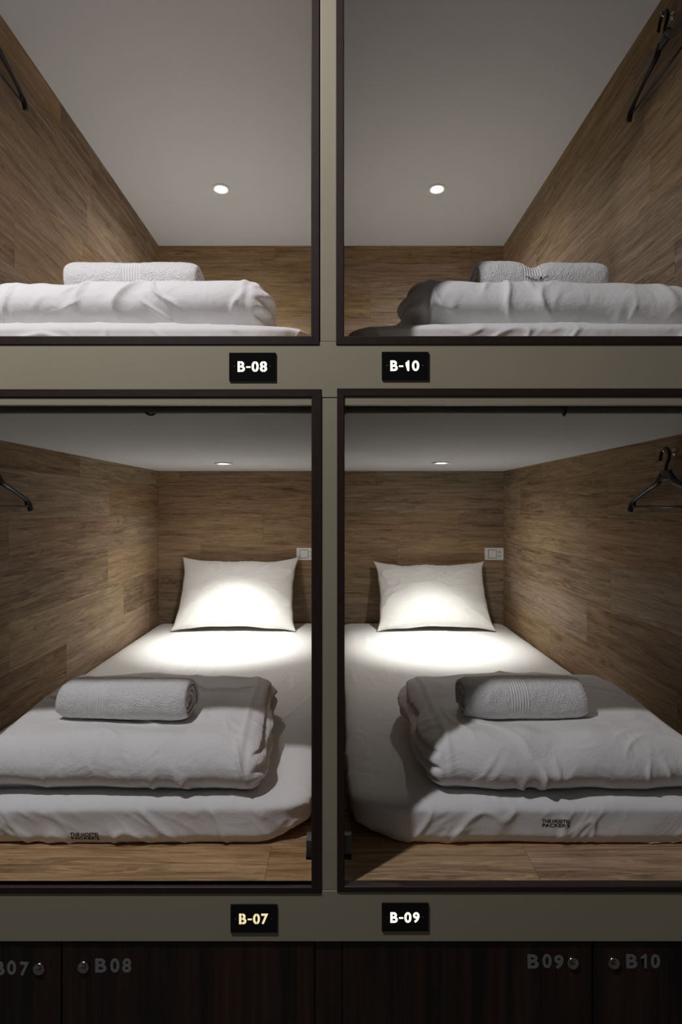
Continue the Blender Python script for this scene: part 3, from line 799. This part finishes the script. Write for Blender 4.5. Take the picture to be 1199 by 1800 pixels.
LM = LF + MT + 0.005; UM2 = UF + 0.078 + 0.012; UM3 = UF + 0.080 + 0.011
DH = 0.128
D1, v1, f1 = duvet((VL, FL), -0.870, -0.190, 1.284, 1.850, LM, DH, 1, 1, [(-0.552, 1.475, 0.20, 0.085, 0.008)], 'folded white duvet at the foot of the lower left bunk', skew=-0.06)
D2, v2, f2 = duvet((VR, FR), 0.213, 0.885, 1.284, 1.860, LM, DH, -1, 2, [(0.49, 1.485, 0.19, 0.085, 0.012)], 'folded white duvet at the foot of the lower right bunk', skew=0.0)
D3, v3, f3 = duvet((VUL, FUL), -0.86, -0.175, 1.330, 1.850, UM2, 0.130, 1, 3, [(-0.54, 1.50, 0.20, 0.085, 0.010)], 'folded white duvet at the foot of the upper left bunk')
D4, v4, f4 = duvet((VUR, FUR), 0.180, 0.880, 1.330, 1.850, UM3, 0.130, -1, 4, [(0.54, 1.50, 0.20, 0.085, 0.010)], 'folded white duvet at the foot of the upper right bunk')

def pillow(under, cx, yb, zb, W, H, T, lean, roll, seed, label):
    n, m = 110, 80
    V = []; F = []; s = seed * 2.3
    u = np.linspace(-1, 1, n + 1); v = np.linspace(-1, 1, m + 1)
    UU, VV = np.meshgrid(u, v, indexing='ij')
    env = np.clip((1 - UU ** 2), 0, 1) ** 0.55 * np.clip((1 - VV ** 2), 0, 1) ** 0.55
    hx = W / 2 * UU * (1 - 0.055 * (1 - VV ** 2)) ; hz = H / 2 * VV * (1 - 0.085 * (1 - UU ** 2))
    # ears at the corners
    ear = (np.abs(UU) * np.abs(VV)) ** 8
    hx = hx * (1 + 0.045 * ear); hz = hz * (1 + 0.07 * ear)
    rim = np.maximum(np.abs(UU), np.abs(VV))
    hx = hx + 0.004 * perlin(UU * 3 + s, VV * 3, 0); hz = hz + 0.010 * perlin(UU * 2.2 + s, VV * 2, 4) * rim ** 2
    ca = np.arctan2(VV * H, UU * W)
    wr = 0.0065 * ridge(ca * 5 + s, rim * 1.5, s, 5) * sstep(0.45, 0.8, rim) * (1 - sstep(0.97, 1.0, rim))
    wr2 = 0.0055 * ridge(UU * 3 + VV * 2 + s, VV * 5 - UU * 2, s, 7) * env
    sag = 1 + 0.22 * (-VV)                                        # filling settles low
    tf = T * env * sag * (1 + 0.10 * perlin(UU * 1.8 + s, VV * 1.8, 1)) + (wr + wr2) * (rim < 0.999)
    tb = T * 0.45 * env
    idf = np.arange((n + 1) * (m + 1)).reshape(n + 1, m + 1)
    A = np.stack([hx, -tf, hz], -1).reshape(-1, 3); B = np.stack([hx, tb, hz], -1).reshape(-1, 3)
    off = len(A); Vn = np.concatenate([A, B])
    idb = idf + off
    edge = (np.abs(UU) == 1) | (np.abs(VV) == 1)
    idb = np.where(edge, idf, idb)
    for i in range(n):
        for j in range(m):
            F.append((idf[i, j], idf[i + 1, j], idf[i + 1, j + 1], idf[i, j + 1]))
            F.append((idb[i, j], idb[i, j + 1], idb[i + 1, j + 1], idb[i + 1, j]))
    F = [tuple(int(a) for a in f) for f in F]
    R = Matrix.Rotation(-lean, 3, 'X') @ Matrix.Rotation(roll, 3, 'Y')
    Vn = Vn @ np.array(R).T
    Vn[:, 2] -= Vn[:, 2].min()
    # settle onto the sheet: squash what would sink
    lowest = Vn[Vn[:, 2] < 0.02][:, 1].mean()
    Vn = Vn + np.array([cx, yb - lowest, zb])
    Vn = settle(Vn, None, zb, under)
    me = bpy.data.meshes.new('pillow'); me.from_pydata([tuple(map(float, a)) for a in Vn], [], F); me.update()
    bm = bmesh.new(); bm.from_mesh(me); bmesh.ops.delete(bm, geom=[v_ for v_ in bm.verts if not v_.link_faces], context='VERTS')
    bm.to_mesh(me); bm.free()
    o = link('pillow', me, m_pillow, None, True)
    return setp(o, label, 'pillow', 'white pillows in the lower bunks')
pillow((VL, FL), -0.556, 2.985, LM - 0.002, 0.655, 0.425, 0.075, math.radians(33), math.radians(0.3), 1, 'white pillow leaning on the back wall, lower left bunk')
pillow((VR, FR), 0.533, 2.985, LM - 0.002, 0.620, 0.400, 0.072, math.radians(33), math.radians(-0.5), 2, 'white pillow leaning on the back wall, lower right bunk')

def towel(under, cx, cy, zb, L, a, b_, rot, pitch, endside, seed, band, label, twist=0.0, cleft=0.0, roll=1.9):
    """rolled towel: a real spiral of terry cloth, axis along x"""
    nt_, nl = 230, 90; turns = 3.3; th0 = 0.0085; s = seed * 4.3
    m = towel_mat('white_terry', *band)
    tt = np.linspace(0, 1, nt_)
    ang = -(tt * turns * 2 * PI) + (-0.6 + roll)
    rn = 0.16 + 0.84 * tt ** 0.9
    ll = np.linspace(-1, 1, nl)
    TT, LL = np.meshgrid(np.arange(nt_), ll, indexing='ij')
    A = ang[TT] + twist * LL; R = rn[TT]
    inner = 1 - th0 / 0.05
    def surf(shrink, sgn):
        rr = R * (1 + 0.05 * perlin(LL * 1.6 + s, np.cos(A) * 1.3, np.sin(A) * 1.3 + s) * R)
        y = (rr * a - shrink) * np.sign(np.cos(A)) * np.abs(np.cos(A)) ** 0.90
        z = (rr * b_ - shrink) * np.sign(np.sin(A)) * np.abs(np.sin(A)) ** 0.95
        if cleft: z = z - cleft * np.exp(-((LL + 0.15) / 0.16) ** 2) * (z > 0) * R
        endr = 1 - 0.16 * np.abs(LL) ** 14
        x = LL * L / 2 + (0.006 * perlin(TT * 0.05 + s, 0, 3) - 0.010 * (1 - R)) * np.abs(LL) ** 6 * np.sign(LL)
        y = y * endr + 0.0012 * perlin(x * 60, y * 60, z * 60 + s); z = z * endr + 0.0012 * perlin(x * 60 + 9, y * 60, z * 60 + s)
        return np.stack([x, y, z], -1)
    O = surf(0.0, 1); I = surf(th0, -1)
    V = np.concatenate([O.reshape(-1, 3), I.reshape(-1, 3)]); n0 = nt_ * nl
    F = []; idn = lambda i, j, k: k * n0 + i * nl + j
    for i in range(nt_ - 1):
        for j in range(nl - 1):
            F.append((idn(i, j, 0), idn(i, j + 1, 0), idn(i + 1, j + 1, 0), idn(i + 1, j, 0)))
            F.append((idn(i, j, 1), idn(i + 1, j, 1), idn(i + 1, j + 1, 1), idn(i, j + 1, 1)))
        F.append((idn(i, 0, 0), idn(i + 1, 0, 0), idn(i + 1, 0, 1), idn(i, 0, 1)))
        F.append((idn(i, nl - 1, 0), idn(i, nl - 1, 1), idn(i + 1, nl - 1, 1), idn(i + 1, nl - 1, 0)))
    for j in range(nl - 1):
        F.append((idn(0, j, 0), idn(0, j, 1), idn(0, j + 1, 1), idn(0, j + 1, 0)))
        F.append((idn(nt_ - 1, j, 0), idn(nt_ - 1, j + 1, 0), idn(nt_ - 1, j + 1, 1), idn(nt_ - 1, j, 1)))
    lu = V[:, 0].copy()
    Rm = Matrix.Rotation(rot, 3, 'Z') @ Matrix.Rotation(pitch, 3, 'Y')
    V = V @ np.array(Rm).T
    V[:, 2] -= V[:, 2].min(); V = V + np.array([cx, cy, zb])
    V = settle(V, None, zb, under, 0.001)
    o = np_mesh('rolled_towel', V, F, m)
    uv = o.data.uv_layers.new(name='UVMap')
    for lp in o.data.loops: uv.data[lp.index].uv = (lu[lp.vertex_index], 0)
    bm = bmesh.new(); bm.from_mesh(o.data); bmesh.ops.recalc_face_normals(bm, faces=bm.faces); bm.to_mesh(o.data); bm.free()
    return setp(o, label, 'towel', 'rolled white towels on the duvets')

def top_at(V, F, x, y):
    tr = BVHTree.FromPolygons([Vector(v) for v in V], F)
    return max(tr.ray_cast(Vector((x + dx, y, 5)), Vector((0, 0, -1)))[0].z for dx in (-0.1, 0, 0.1))
towel((v1, f1), -0.552, 1.470, top_at(v1, f1, -0.54, 1.495) - 0.002, 0.338, 0.072, 0.058, math.radians(-2.5), 0, 1, 1, (-0.085, -0.035), 'rolled white towel on the lower left duvet')
towel((v2, f2), 0.490, 1.480, top_at(v2, f2, 0.478, 1.495) - 0.004, 0.322, 0.070, 0.060, math.radians(1), 0, -1, 2, (-0.045, 0.005), 'rolled white towel on the lower right duvet')
towel((v3, f3), -0.540, 1.495, top_at(v3, f3, -0.54, 1.495) - 0.004, 0.345, 0.072, 0.057, math.radians(1), 0, 1, 3, (-0.02, 0.03), 'rolled white towel on the upper left duvet')
towel((v4, f4), 0.540, 1.495, top_at(v4, f4, 0.54, 1.495) - 0.004, 0.345, 0.072, 0.056, math.radians(2), 0, -1, 4, (-0.06, -0.01), 'rolled white towel on the upper right duvet, dipping in the middle', cleft=0.02)
